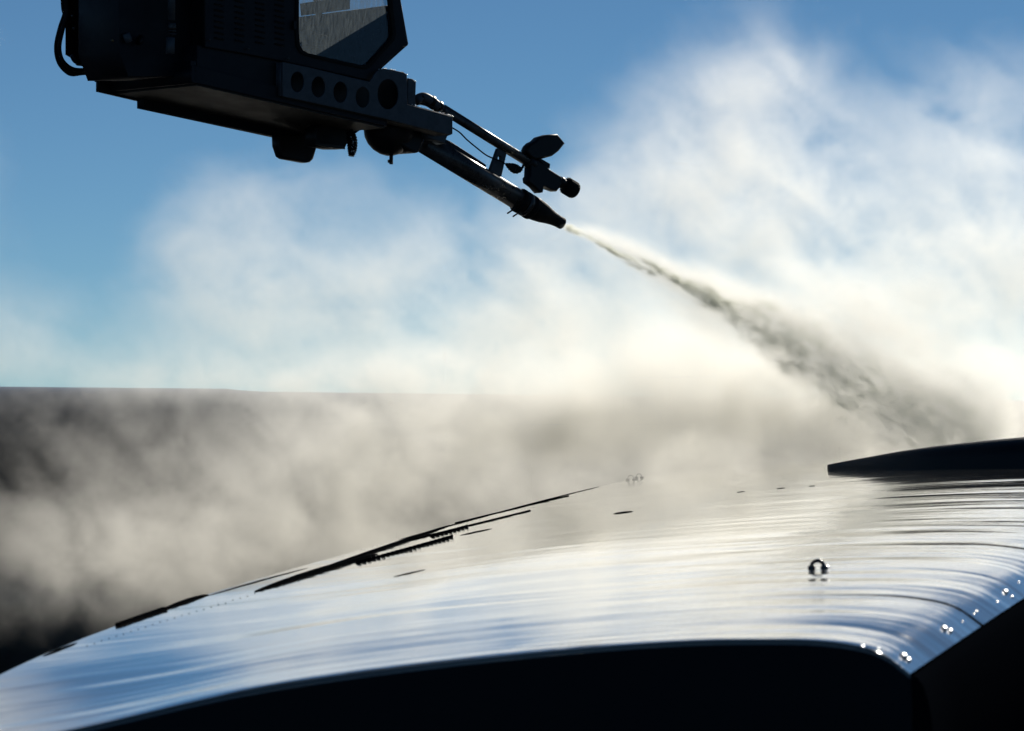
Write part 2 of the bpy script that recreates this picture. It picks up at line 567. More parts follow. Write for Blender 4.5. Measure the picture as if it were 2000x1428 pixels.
# added fluid beads, flattened and tilted towards sun and camera to make glints
def bead(p, r, name='fluid_glint_bead'):
    bm = bmesh.new(); bmesh.ops.create_uvsphere(bm, u_segments=20, v_segments=12, radius=r)
    bmesh.ops.scale(bm, vec=(1.1, 1, .42), verts=bm.verts)
    half = (sdir + (CAMV - p).normalized()).normalized()
    bmesh.ops.transform(bm, matrix=(half + Vector((random.uniform(-.06, .06), random.uniform(-.06, .06), 0))).to_track_quat('Z', 'Y').to_matrix().to_4x4(), verts=bm.verts)
    bmesh.ops.translate(bm, vec=p, verts=bm.verts)
    return put(name, bm, M['glint_fluid'], plane, smooth=True)
bead(rh + Vector((0.052, 0, 0.012)), 0.012)
for px, py, r in ((1766, 1283, .017), (1775, 1290, .012), (1845, 1229, .016), (1857, 1233, .012), (1964, 1157, .016), (1977, 1166, .008), (1685, 1264, .009), (1948, 1176, .006), (1908, 1194, .006), (1902, 1200, .005), (1880, 1215, .005), (1716, 1268, .005), (1990, 1138, .006)):
    p, n = hit(px, py)
    bead(p + Vector((0, 0, r * .3)), r * 1.1)
    if r > .01:
        for q in range(0):
            e = on_wing(p.x + random.uniform(-.05, .05), p.y + random.uniform(-.06, .12))
            bead(e, r * random.uniform(.5, .9))

# ------------------------------------------------------------------ the de-icing basket (operator cab)
LV = Vector((0.73, 0.67, -0.107)).normalized()
WV = Vector((-0.679, 0.734, 0)); WV = (WV - LV * WV.dot(LV)).normalized()
UV_ = LV.cross(WV).normalized()
O = P(380, 162, 34.0)
BASE = Matrix((
    (LV.x, UV_.x, -WV.x, O.x),
    (LV.y, UV_.y, -WV.y, O.y),
    (LV.z, UV_.z, -WV.z, O.z),
    (0, 0, 0, 1)))     # local x = forward, local y = up, local z = towards the near side
def A(px, py, w=0.0):
    ray = Vector(((px - 1000) / FP, 1, (HROW - py) / FP))
    d = ((O + WV * w - CAMV).dot(WV)) / ray.dot(WV)
    return CAMV + ray * d
def loc2(px, py, w):
    p = BASE.inverted() @ A(px, py, w)
    return p.x, p.y
basket = empty('deicing_basket', O)
WORLD['deicing_basket'] = Matrix.Translation(O)
tag(basket, 'black de-icing operator cab on its boom, spraying fluid from a steel nozzle pipe', 'deicing cab')

def plate(name, outer, holes, w0, w1, mat, parent=None, bevel=0.006, smooth_e=False):
    """flat part traced in the plane w0 (near face) and given its real thickness towards w1"""
    cu = bpy.data.curves.new(name, 'CURVE')
    cu.dimensions = '2D'; cu.fill_mode = 'BOTH'
    th = abs(w1 - w0)
    bevel = min(bevel, th * .4)
    cu.extrude = th / 2 - bevel
    cu.bevel_depth = bevel; cu.bevel_resolution = 1
    cu.offset = -bevel
    for loop in [outer] + list(holes):
        sp = cu.splines.new('POLY')
        sp.points.add(len(loop) - 1)
        for i, (px, py) in enumerate(loop):
            x, y = loc2(px, py, w0)
            sp.points[i].co = (x, y, 0, 1)
        sp.use_cyclic_u = True
    tmp = bpy.data.objects.new('tmp', cu)
    COL.objects.link(tmp)
    dg = bpy.context.evaluated_depsgraph_get()
    me = bpy.data.meshes.new_from_object(tmp.evaluated_get(dg))
    bpy.data.objects.remove(tmp)
    me.name = name
    me.materials.clear()
    zc = -(w0 + w1) / 2
    xs = [v.co.x for v in me.vertices]; ys_ = [v.co.y for v in me.vertices]
    c = Vector((sum(xs) / len(xs), sum(ys_) / len(ys_), 0))
    me.transform(Matrix.Translation(-c))
    return link_mesh(name, me, mat, parent or basket, False, BASE @ Matrix.Translation(c + Vector((0, 0, zc))))

def ell(cx, cy, rx, ry, n=28):
    return [(cx + rx * math.cos(2 * math.pi * k / n), cy + ry * math.sin(2 * math.pi * k / n)) for k in range(n)]
def rtube(name, pix, r, mat, w=0.3, n=6, seg=14, parent=None):
    """round part through photo pixels in the plane w (or (x,y,w) triples)"""
    pts = [A(p[0], p[1], p[2] if len(p) > 2 else w) for p in pix]
    if n > 1 and len(pts) > 2:
        pts = smooth_path(pts, n)
    bm = bmesh.new(); tube_into(bm, pts, r, seg)
    return put(name, bm, mat, parent or basket, smooth=False if seg < 8 else True)

WID = 1.25
# platform
plate('platform', [(380, 162), (756, 247), (756, 222), (380, 128)], [], 0.0, WID, M['navy'])
def deck_sheet():
    # oily sheet just below the platform
    bm = bmesh.new()
    a, b = A(384, 164, .02), A(752, 247.5, .02)
    vs = []
    for off in (0, -.012):
        for p in (a, b, b + WV * (WID - .04), a + WV * (WID - .04)):
            vs.append(bm.verts.new(p + UV_ * (off - .003)))
    for f in ((0, 1, 2, 3), (7, 6, 5, 4), (0, 4, 5, 1), (1, 5, 6, 2), (2, 6, 7, 3), (3, 7, 4, 0)):
        bm.faces.new([vs[i] for i in f])
    return bm
put('underside_sheet', deck_sheet(), M['under'], basket)
# lower step of the platform on the far side
plate('lower_rail', [(280, 165), (545, 225), (640, 245), (640, 290), (545, 268), (280, 211)], [], WID - .10, WID, M['navy'])
plate('rear_rail', [(372, 118), (384, 120), (384, 162), (372, 160)], [], .02, WID, M['navy'])
# near-side beam with lightening holes
beam = plate('perforated_beam', [(552, 121), (600, 131), (722, 160), (736, 139), (750, 134), (788, 141), (795, 146), (796, 204), (884, 228), (884, 262), (875, 263), (752, 232), (640, 207), (552, 188)],
      [ell(581, 160, 13, 20), ell(622, 170, 13.5, 20.5), ell(665, 180, 13.5, 20.5), ell(708.5, 190, 13.5, 20.5), ell(758, 184, 20.5, 29.5)], -0.05, -0.035, M['steel'], bevel=.003)
plate('beam_end_box', [(548, 122), (556, 123), (556, 188), (548, 187)], [], -0.036, 0.23, M['steel'], bevel=.003)
plate('beam_inner_web', [(552, 128), (722, 158), (738, 148), (750, 142), (792, 150), (795, 206), (868, 232), (868, 256), (752, 230), (552, 186)], [], .10, .12, M['blackpl'], bevel=.003)
plate('beam_top_flange', [(797, 203), (884, 227), (884, 230), (797, 207)], [], -0.034, .18, M['steel'], bevel=.002)
plate('beam_bottom_flange', [(552, 185), (752, 230), (875, 260), (875, 264), (752, 234), (552, 189)], [], -0.034, .14, M['under'], bevel=.002)
plate('beam_front_block', [(797, 153), (806, 154), (813, 160), (811, 208), (797, 203)], [], -.03, .16, M['steel'], bevel=.006)
plate('beam_nose', [(868, 228), (884, 230), (884, 262), (868, 262)], [], -.034, .16, M['steel'], bevel=.003)
# cab
cab_out = [(400, 92), (470, 104), (552, 120), (722, 158), (745, 131), (787, 91), (796, 90), (798, 86), (783, 0), (765, -90), (740, -170), (700, -215), (400, -215)]
win = [(583, -150), (582, 60), (584, 88), (590, 99), (600, 105), (650, 117), (712, 131), (722, 127), (766, 78), (770, 66), (762, 0), (740, -110), (725, -150)]
def shrink(poly, k):
    cx = sum(p[0] for p in poly) / len(poly); cy_ = sum(p[1] for p in poly) / len(poly)
    out_ = []
    for x, y in poly:
        d = math.hypot(x - cx, y - cy_)
        out_.append((x - (x - cx) / d * k, y - (y - cy_) / d * k))
    return out_
side = plate('cab_side', cab_out, [win], 0.0, 0.05, M['navy'], bevel=.008)
plate('window_seal', shrink(win, -5), [shrink(win, 2.5)], -0.012, 0.02, M['black'], parent=side, bevel=.004)
farwin = [(452, -130), (452, 44), (470, 52), (640, 36), (655, 26), (642, -60), (620, -130)]
# far side wall, traced in its own plane w=1.2 so that its sill stands where the photo shows it
far_out = [(240, 118), (560, 188), (614, 128), (640, 118), (620, 0), (590, -215), (240, -215)]
farwin = [(420, -170), (420, 62), (440, 66), (560, 44), (592, 34), (596, 20), (575, -170)]
plate('cab_far_side', far_out, [[(430, -170), (432, 50), (440, 52), (622, 30), (628, 24), (604, -170)]], WID - .05, WID, M['navy'], bevel=.008)
def glass_mat():
    m = bpy.data.materials.new('dirty_wet_glass')
    m.use_nodes = True
    nt = m.node_tree; L = nt.links.new
    nt.nodes.remove(nt.nodes['Principled BSDF'])
    o = nt.nodes['Material Output']
    tr = nt.nodes.new('ShaderNodeBsdfTransparent'); tr.inputs[0].default_value = (.85, .88, .9, 1)
    gl = nt.nodes.new('ShaderNodeBsdfGlossy'); gl.inputs['Roughness'].default_value = .05; gl.inputs[0].default_value = (.6, .6, .6, 1)
    df = nt.nodes.new('ShaderNodeBsdfTranslucent'); df.inputs[0].default_value = (.27, .31, .33, 1)
    di = nt.nodes.new('ShaderNodeBsdfDiffuse'); di.inputs[0].default_value = (.25, .26, .26, 1)
    tc = nt.nodes.new('ShaderNodeTexCoord')
    mp = nt.nodes.new('ShaderNodeMapping'); mp.inputs['Scale'].default_value = (45, 7, 1)
    n = nt.nodes.new('ShaderNodeTexNoise'); n.inputs['Scale'].default_value = 1.2; n.inputs['Detail'].default_value = 6
    vo = nt.nodes.new('ShaderNodeTexVoronoi'); vo.inputs['Scale'].default_value = 70
    L(tc.outputs['Object'], mp.inputs[0]); L(mp.outputs[0], n.inputs['Vector']); L(tc.outputs['Object'], vo.inputs['Vector'])
    n2 = nt.nodes.new('ShaderNodeTexNoise'); n2.inputs['Scale'].default_value = 4; n2.inputs['Detail'].default_value = 5
    L(tc.outputs['Object'], n2.inputs['Vector'])
    mr = nt.nodes.new('ShaderNodeMapRange'); mr.inputs['From Min'].default_value = .35; mr.inputs['From Max'].default_value = .7; mr.inputs['To Min'].default_value = .10; mr.inputs['To Max'].default_value = .38
    L(n.outputs['Fac'], mr.inputs['Value'])
    dr = nt.nodes.new('ShaderNodeMapRange'); dr.inputs['From Min'].default_value = .30; dr.inputs['From Max'].default_value = .12; dr.inputs['To Min'].default_value = 0; dr.inputs['To Max'].default_value = .5
    L(vo.outputs['Distance'], dr.inputs['Value'])
    m2 = nt.nodes.new('ShaderNodeMath'); m2.operation = 'MULTIPLY'; L(dr.outputs[0], m2.inputs[0]); L(n2.outputs['Fac'], m2.inputs[1])
    ad = nt.nodes.new('ShaderNodeMath'); ad.operation = 'ADD'; ad.use_clamp = True; L(mr.outputs[0], ad.inputs[0]); L(m2.outputs[0], ad.inputs[1])
    mx = nt.nodes.new('ShaderNodeMixShader'); L(ad.outputs[0], mx.inputs[0]); L(tr.outputs[0], mx.inputs[1]); L(df.outputs[0], mx.inputs[2])
    mx2 = nt.nodes.new('ShaderNodeMixShader'); mx2.inputs[0].default_value = .06; L(mx.outputs[0], mx2.inputs[1]); L(gl.outputs[0], mx2.inputs[2])
    L(mx2.outputs[0], o.inputs['Surface'])
    return m
M['glass'] = glass_mat()
plate('window_pane', shrink(win, 1.0), [], 0.020, 0.028, M['glass'], parent=side, bevel=.001)
# roof, rear wall, floor, front frame of the cab
plate('cab_roof', [(400, -212), (702, -212), (702, -222), (400, -222)], [], 0.0, WID, M['navy'])
plate('cab_rear_wall', [(560, -210), (572, -210), (572, 120), (560, 118)], [], 0.052, WID - .052, M['navy'])
plate('cab_floor', [(572, 118), (722, 152), (722, 160), (572, 126)], [], 0.052, WID - .052, M['navy'])
plate('inner_panel', [(586, 33), (640, 26), (776, 8), (778, 75), (720, 140), (586, 122)], [], .95, 1.0, M['black'])
plate('cab_front_panel', [(785, 10), (797, 88), (747, 133), (726, 159), (720, 152), (740, 130), (787, 86), (777, 10)], [], 0.052, WID - .052, M['navy'])
plate('front_pillar', [(783, 0), (798, 86), (792, 88), (777, 0), (740, -160), (746, -160)], [], 0.052, .12, M['steel'])
plate('front_pillar', [(783, 0), (798, 86), (792, 88), (777, 0), (740, -160), (746, -160)], [], WID - .12, WID - .052, M['navy'])
# things inside: control box seen through the pane, seat back
plate('control_box', [(612, 4), (684, -8), (684, 18), (614, 28)], [], .55, .75, M['seat'])
plate('operator_seat', [(596, 60), (640, 70), (640, 95), (598, 85)], [], .35, .8, M['black'])
plate('door_handle', [(574, 40), (579, 41), (579, 58), (574, 57)], [], -.03, -.01, M['blackpl'], parent=side, bevel=.003)
# engine housing behind the cab with louvres
plate('equipment_housing', [(402, 88), (470, 102), (560, 119), (560, -205), (402, -205)], [], 0.06, WID - .06, M['navy'])
sl_me = None
for cx_ in (428, 468, 508, 546):
    for k in range(14):
        yy = -70 + k * 11 + (cx_ - 400) * .1
        q = A(cx_, yy, -0.004)
        if sl_me is None:
            bm = bmesh.new(); bmesh.ops.create_cube(bm, size=1)
            bmesh.ops.scale(bm, vec=(.10, .012, .014), verts=bm.verts)
            bmesh.ops.rotate(bm, cent=(0, 0, 0), matrix=Matrix.Rotation(rad(35), 3, 'X'), verts=bm.verts)
            sl_me = bm_mesh('louvre_slat', bm); sl_me.materials.append(M['navy'])
        p = BASE.inverted() @ q
        link_mesh('louvre_slat', sl_me, None, side, False, BASE @ Matrix.Translation(p))
plate('equipment_plinth', [(385, 88), (470, 104), (556, 122), (556, 190), (385, 160)], [], 0.03, WID - .03, M['navy'])
# rear machinery
plate('pump_housing', [(131, -205), (131, 107), (140, 112), (153, 128), (184, 131), (194, 152), (300, 160), (300, -205)], [], 1.17, 1.20, M['black'])
plate('pump_housing', [(232, -205), (232, 100), (250, 150), (372, 150), (395, 130), (395, -205)], [], 0.25, .85, M['navy'])
plate('rear_floor', [(192, 150), (192, 179), (196, 180), (385, 224), (385, 196)], [], WID - .04, WID, M['navy'])
plate('rear_bumper', [(374, 128), (384, 130), (384, 163), (374, 161)], [], .0, WID, M['navy'])
rtube('hydraulic_cylinder', [(335, -60), (335, 40)], .034, M['steel'], w=.05)
rtube('cylinder_gland', [(335, 46), (335, 58)], .040, M['steel2'], w=.05)
for y in (49, 54, 60, 66):
    rtube('gland_ring', [(335, y), (335, y + 2)], .043, M['steel2'], w=.05, seg=16)
rtube('cylinder_foot', [(333, 74), (332, 105)], .040, M['steel'], w=.05)
rtube('manifold_pipe', [(187, 66), (188, 84), (196, 98), (204, 108)], .022, M['steel'], w=.92)
rtube('cross_pipe', [(140, 108), (150, 121), (180, 124), (222, 124)], .022, M['navy'], w=.93)
rtube('valve_body', [(246, 66), (252, 82)], .035, M['steel'], w=.22)
rtube('valve_knob', [(218, 78), (221, 80)], .012, M['brass'], w=.22)
rtube('pressure_gauge', [(272, 78), (274, 79)], .05, M['blackpl'], w=.2)
for (x, y) in ((141, 31), (144, 55), (409, 78), (486, 95), (563, 115)):
    rtube('bolt', [(x, y, -.02 if x > 400 else .93), (x + .3, y, -.035 if x > 400 else .91)], .012, M['steel2'], n=1)
plate('conduit_bracket', [(222, 142), (238, 140), (280, 148), (240, 154)], [], .9, .94, M['under'])
# hose loops at the rear
rtube('hydraulic_hose', [(121, -90), (124, 0), (127, 24), (117, 56), (110, 90), (114, 118), (130, 138), (152, 143), (184, 139), (205, 136)], .021, M['black'], w=1.1)
rtube('hydraulic_hose', [(127, -90), (130, 0), (131, 26), (122, 60), (116, 92), (122, 118), (140, 134), (165, 137), (205, 133)], .019, M['black'], w=1.02)
rtube('hydraulic_hose', [(118, -90), (122, 10), (126, 34), (113, 70), (109, 100), (116, 126), (136, 145), (160, 144), (192, 141)], .015, M['black'], w=1.17)
rtube('hose_clamp', [(126.5, 17), (127.5, 21)], .028, M['blackpl'], w=1.1)
rtube('elbow_fitting', [(178, 133), (188, 146), (192, 158)], .035, M['blackpl'], w=1.1)
# under the platform: work light housing, clutter, wet cable end, turning dome
plate('work_light', [(542, 262), (543, 285), (550, 306), (556, 310), (600, 318), (607, 317), (613, 311), (621, 284), (660, 282), (660, 262)], [], .95, 1.05, M['blackpl'], bevel=.02)
plate('gear_cover', [(616, 250), (616, 284), (650, 291), (674, 291), (684, 270), (708, 252), (714, 244), (640, 232)], [], .50, .66, M['blackpl'], bevel=.015)
plate('cover_sheet', [(618, 281), (640, 288), (674, 291), (674, 286), (640, 281)], [], .30, .34, M['under'], bevel=.004)
def dome():
    bm = bmesh.new()
    c = A(761, 250, .45)
    prof = [(0.245, 0.05), (0.245, -.02), (0.236, -.085), (.205, -.15), (.155, -.205), (.09, -.245), (.03, -.262), (0.0, -.264)]
    seg = 36
    rows = []
    for r, z in prof[:-1]:
        rows.append([bm.verts.new(c + Vector((r * math.cos(2 * math.pi * k / seg), r * math.sin(2 * math.pi * k / seg), z))) for k in range(seg)])
    for r0_, r1_ in zip(rows, rows[1:]):
        for k in range(seg):
            bm.faces.new((r0_[k], r0_[(k + 1) % seg], r1_[(k + 1) % seg], r1_[k]))
    bm.faces.new(rows[0]); bm.faces.new(rows[-1])
    return bm, c
bm, dc = dome()
dome_o = put('turret_dome', bm, M['blackpl'], basket, smooth=True)
rtube('drain_spindle', [(764, 296), (764, 321)], .018, M['blackpl'], w=.40, parent=dome_o)
rtube('spindle_collar', [(762, 312), (762, 318)], .024, M['blackpl'], w=.38, parent=dome_o)
plate('pivot_cuff', [(790, 236), (834, 248), (832, 266), (818, 298), (813, 299), (800, 295), (780, 280)], [], .25, .68, M['blackpl'], bevel=.02)
plate('pivot_plate', [(830, 246), (884, 262), (874, 266), (869, 278), (872, 281), (834, 268)], [], .18, .34, M['steel'], bevel=.004)
# hanging wet cable end
bm = bmesh.new()
cpts = smooth_path([A(682, 256, .3), A(687, 270, .3), A(688, 290, .3), A(686, 305, .3)], 8)
tube_into(bm, cpts, [.022 + .028 * math.sin(math.pi * min(1, (i + 3) / (len(cpts) + 3))) + .004 * (-1) ** i for i in range(len(cpts))], 12)
cable_end = put('hanging_connector', bm, M['blackpl'], basket)
dm = bmesh.new(); bmesh.ops.create_icosphere(dm, subdivisions=2, radius=1)
drop_me = bm_mesh('fluid_drop', dm); drop_me.materials.append(M['glint_fluid'])
for p in drop_me.polygons: p.use_smooth = True
for k in range(26):
    a = random.uniform(-1.2, 1.0); y = random.uniform(266, 304)
    c = A(687.5 + random.uniform(-2, 8) , y, .24 + random.uniform(0, .05))
    link_mesh('fluid_drop', drop_me, None, cable_end, True, Matrix.Translation(c) @ Matrix.Diagonal((*[random.uniform(.003, .006)] * 3, 1)))
def drops_along(pix, n, w, parent, lo=.003, hi=.008):
    for k in range(n):
        t = random.random() * (len(pix) - 1); i = int(t); f = t - i
        x = lerp(pix[i][0], pix[i + 1][0], f); y = lerp(pix[i][1], pix[i + 1][1], f)
        r = random.uniform(lo, hi)
        c = A(x, y, w + random.uniform(0, .1)) 
        link_mesh('fluid_drop', drop_me, None, parent, True, Matrix.Translation(c) @ Matrix.Diagonal((r * 1.3, r * 1.3, r * .8, 1)))
drops_along([(740, 136), (752, 133.5), (788, 141), (796, 147)], 22, -.04, beam)
drops_along([(797, 202), (884, 227)], 34, -.03, beam)
drops_along([(797, 153), (812, 159)], 6, -.02, beam)
drops_along([(640, 288), (674, 291)], 8, .32, basket)
drops_along([(736, 140), (752, 132), (790, 90)], 8, .0, basket, .002, .004)

# nozzle pipe, its clamps and the nozzle
WP = .45
rtube('spray_pipe', [(826, 277.5), (1014, 391.5)], .103, M['steel2'], w=WP, n=1, seg=32)
plate('pipe_fin', [(866, 270), (880, 276), (905, 292), (950, 322), (948, 330), (900, 306), (866, 286)], [], WP - .03, WP + .03, M['blackpl'], bevel=.004)
def axis_lathe(name, p0, p1, prof, w, mat, seg=28, parent=None):
    """round part about the axis p0-p1 (pixels); prof = [(t along axis, radius m)]"""
    a, b = A(*p0, w), A(*p1, w)
    bm = bmesh.new()
    tube_into(bm, [a + (b - a) * t for t, r in prof], [r for t, r in prof], seg)
    return put(name, bm, mat, parent or basket, smooth=True)
for t0 in (0.0, .34, .70):
    a0 = (1012 + 28 * t0, 390.3 + 17 * t0)
    axis_lathe('pipe_clamp', a0, (a0[0] + 7, a0[1] + 4.2), [(0, .113), (.15, .122), (.85, .122), (1, .113)], WP, M['steel2'] if t0 == .34 else M['black'])
axis_lathe('nozzle', (1010, 389.5), (1098, 436.5), [(0, .108), (.05, .112), (.38, .114), (.45, .110), (.56, .099), (.68, .080), (.80, .066), (.9, .060), (.99, .060), (1, .052)], WP, M['black'])
for (x, y) in ((1000, 411), (1011, 417)):
    rtube('clamp_screw', [(x + 6, y - 8), (x, y)], .011, M['blackpl'], w=WP - .05, n=1)
    rtube('clamp_lever', [(x, y), (x - 9, y + 6)], .008, M['blackpl'], w=WP - .05, n=1)
# upper foam tube with its elbow
WT = .42
rtube('foam_tube', [(866, 213.5), (1042, 323)], .047, M['steel2'], w=WT, n=1, seg=24)
rtube('tube_elbow', [(812, 196), (826, 190), (840, 196), (856, 208)], .047, M['steel'], w=WT, seg=18)
for (x, y, r) in ((818, 190, .052), (840, 196, .055), (854, 206, .054)):
    axis_lathe('hose_nut', (x, y), (x + 7, y + 4), [(0, r * .8), (.1, r), (.9, r), (1, r * .8)], WT, M['blackpl'], seg=6)
rtube('hose_tail', [(814, 203), (822, 202), (836, 206), (852, 218)], .016, M['blackpl'], w=WT)
plate('tube_bracket', [(973, 290), (990, 298), (987, 312), (977, 357), (970, 352), (958, 333)], [ell(976, 309, 3.4, 5)], WT - .01, WT + .03, M['steel'], bevel=.003)
axis_lathe('tube_collar', (1030, 315.5), (1042, 323), [(0, .052), (.2, .058), (.8, .058), (1, .052)], WT, M['blackpl'])
wire = rtube('lamp_cable', [(884, 250), (898, 259), (912, 273), (930, 288), (948, 302), (962, 309), (980, 316), (990, 322)], .0075, M['black'], w=WT - .05, seg=8)
bm = bmesh.new()
kp = smooth_path([A(989, 321, WT - .05), A(1000, 327, WT - .05), (A(1010, 331, WT - .05)), A(1019, 329, WT - .05), A(1023, 321, WT - .05)], 5)
tube_into(bm, kp, [.016 + .026 * math.sin(math.pi * min(1, i / (len(kp) - 6))) * (1 + .3 * (-1) ** i) if i < len(kp) - 6 else .012 for i in range(len(kp))], 10)
put('cable_connector', bm, M['blackpl'], basket)
rtube('cable_loop', [(1021, 306), (1022, 300), (1027, 297), (1033, 299), (1037, 306)], .008, M['black'], w=WT - .02, seg=8)
# flood light and camera/valve body at the tube's end
plate('flood_light', [(1029, 294), (1033, 285), (1039, 279), (1046, 276), (1054, 268), (1071, 263), (1090, 261.5), (1105, 280), (1092, 296), (1080, 305), (1062, 310), (1046, 313), (1036, 306)], [], WT - .05, WT + .05, M['blackpl'], bevel=.02)
rtube('lamp_stem', [(1040, 306), (1046, 318), (1052, 326)], .018, M['blackpl'], w=WT)
vb = plate('valve_block', [(1037, 322), (1050, 312), (1075, 331), (1097, 345), (1100, 352), (1093, 368), (1088, 374), (1076, 370), (1063, 364), (1061, 376), (1056, 377), (1045, 365), (1034, 357), (1033, 348), (1036, 344)], [], WT - .05, WT + .05, M['blackpl'], bevel=.012)
plate('valve_tab', [(1050, 309), (1056, 309), (1075, 320), (1074, 329), (1066, 326)], [], WT - .04, WT + .02, M['blackpl'], bevel=.004)
axis_lathe('lens_neck', (1090, 353), (1112, 367), [(0, .05), (.3, .058), (.35, .05), (.7, .05), (.8, .058), (1, .06)], WT, M['blackpl'])
cap = axis_lathe('lens_cap', (1103, 361), (1124, 373.5), [(0, .06), (.1, .078), (.35, .082), (.9, .080), (1, .06)], WT, M['black'])
for k in range(18):
    a = 2 * math.pi * k / 18
    a0, b0 = A(1105, 362.2, WT), A(1121, 371.6, WT)
    ax = (b0 - a0).normalized(); s1 = ax.orthogonal().normalized(); s2 = ax.cross(s1)
    off = (s1 * math.cos(a) + s2 * math.sin(a)) * .081
    bm = bmesh.new(); tube_into(bm, [a0 + off, b0 + off], .006, 6)
    put('grip_rib', bm, M['black'], cap)

# boom arm that carries the cab, out of the frame above
rtube('boom_arm', [(470, -210, .6), (420, -420, .6), (-300, -900, .6)], .18, M['navy'], n=4, seg=12)

# ------------------------------------------------------------------ steam and spray
def vol_mat(name, color, dens, aniso, emis=None):
    m = bpy.data.materials.new(name)
    m.use_nodes = True
    nt = m.node_tree
    nt.nodes.remove(nt.nodes['Principled BSDF'])
    v = nt.nodes.new('ShaderNodeVolumePrincipled')
    v.inputs['Color'].default_value = (*color, 1)
    v.inputs['Density'].default_value = dens
    v.inputs['Density Attribute'].default_value = 'density'
    v.inputs['Anisotropy'].default_value = aniso
    nt.links.new(v.outputs[0], nt.nodes['Material Output'].inputs['Volume'])
    return m

def steam(name, blobs, lo, hi, voxel, mat, nscale, k, thr, step, stretch=(1, 1, 1), rot=(0, 0, 0), label='', dist=.3, detail=6, seed=0., gain=1.0, seams=None, rough=.6):
    g = bpy.data.node_groups.new(name, 'GeometryNodeTree')
    g.interface.new_socket('Geometry', in_out='INPUT', socket_type='NodeSocketGeometry')
    g.interface.new_socket('Geometry', in_out='OUTPUT', socket_type='NodeSocketGeometry')
    N_ = g.nodes.new; L = g.links.new
    go = N_('NodeGroupOutput')
    pos = N_('GeometryNodeInputPosition').outputs[0]
    def vm(op, a, b=None):
        n = N_('ShaderNodeVectorMath'); n.operation = op
        for i, x in enumerate((a, b)):
            if x is None: continue
            if isinstance(x, (tuple, Vector)): n.inputs[i].default_value = x
            else: L(x, n.inputs[i])
        return n.outputs['Value'] if op in ('DOT_PRODUCT', 'LENGTH') else n.outputs[0]
    def mt(op, a, b=None, c=None):
        n = N_('ShaderNodeMath'); n.operation = op
        for i, x in enumerate((a, b, c)):
            if x is None: continue
            if isinstance(x, (int, float)): n.inputs[i].default_value = x
            else: L(x, n.inputs[i])
        return n.outputs[0]
    total = None
    # low-frequency wobble of the position makes the puffs irregular
    nw = N_('ShaderNodeTexNoise'); nw.inputs['Scale'].default_value = nscale * .55; nw.inputs['Detail'].default_value = 3
    L(vm('ADD', pos, (seed, 3.1, 7.7)), nw.inputs['Vector'])
    wob = vm('MULTIPLY', vm('SUBTRACT', nw.outputs['Color'], (.5, .5, .5)), (dist / nscale * 2,) * 3)
    wpos = vm('ADD', pos, wob)
    for b in blobs:
        (c, r, a) = b[:3]
        q = vm('SUBTRACT', wpos, tuple(c))
        if len(b) > 3 and b[3]:
            vr = N_('ShaderNodeVectorRotate'); vr.rotation_type = 'EULER_XYZ'
            L(q, vr.inputs['Vector']); vr.inputs['Rotation'].default_value = b[3]
            q = vr.outputs[0]
        q = vm('DIVIDE', q, tuple(r))
        e = mt('EXPONENT', mt('MULTIPLY', vm('DOT_PRODUCT', q, q), -1.0))
        e = mt('MULTIPLY', e, a)
        total = e if total is None else mt('ADD', total, e)
    total = mt('MAXIMUM', total, 0.0)
    vr = N_('ShaderNodeVectorRotate'); vr.rotation_type = 'EULER_XYZ'
    L(vm('ADD', pos, (seed, seed, 0.)), vr.inputs['Vector']); vr.inputs['Rotation'].default_value = rot
    npos = vm('MULTIPLY', vr.outputs[0], tuple(stretch))
    n1 = N_('ShaderNodeTexNoise'); n1.inputs['Scale'].default_value = nscale
    n1.inputs['Detail'].default_value = detail; n1.inputs['Roughness'].default_value = rough; n1.inputs['Distortion'].default_value = .5
    L(npos, n1.inputs['Vector'])
    f = mt('ADD', mt('MULTIPLY', mt('SUBTRACT', n1.outputs['Fac'], .5), k), 1.0)
    d = mt('SUBTRACT', mt('MULTIPLY', total, mt('MAXIMUM', f, 0.0)), thr)
    d = mt('MULTIPLY', mt('MAXIMUM', d, 0.0), gain)
    vc = N_('GeometryNodeVolumeCube')
    L(d, vc.inputs['Density'])
    vc.inputs['Min'].default_value = lo; vc.inputs['Max'].default_value = hi
    for ax, i in (('X', 0), ('Y', 1), ('Z', 2)):
        vx = voxel[i] if hasattr(voxel, '__len__') else voxel
        vc.inputs['Resolution ' + ax].default_value = max(8, int((hi[i] - lo[i]) / vx))
    sm = N_('GeometryNodeSetMaterial'); sm.inputs['Material'].default_value = mat
    L(vc.outputs[0], sm.inputs['Geometry']); L(sm.outputs[0], go.inputs[0])
    vd = bpy.data.volumes.new(name)
    vd.materials.append(mat)
    vd.render.step_size = step
    o = bpy.data.objects.new(name, vd)
    COL.objects.link(o)
    md = o.modifiers.new('field', 'NODES'); md.node_group = g
    tag(o, label, kind='stuff')
    return o

def B(px, py, d, rx, ry, rz, a, roll=0):
    """puff at distance d: radii in photo pixels across/up, metres in depth; roll in degrees"""
    return (P(px, py, d), (rx / FP * d, rz * DK, ry / FP * d), a / DK * .97, (0, rad(roll), 0) if roll else None)

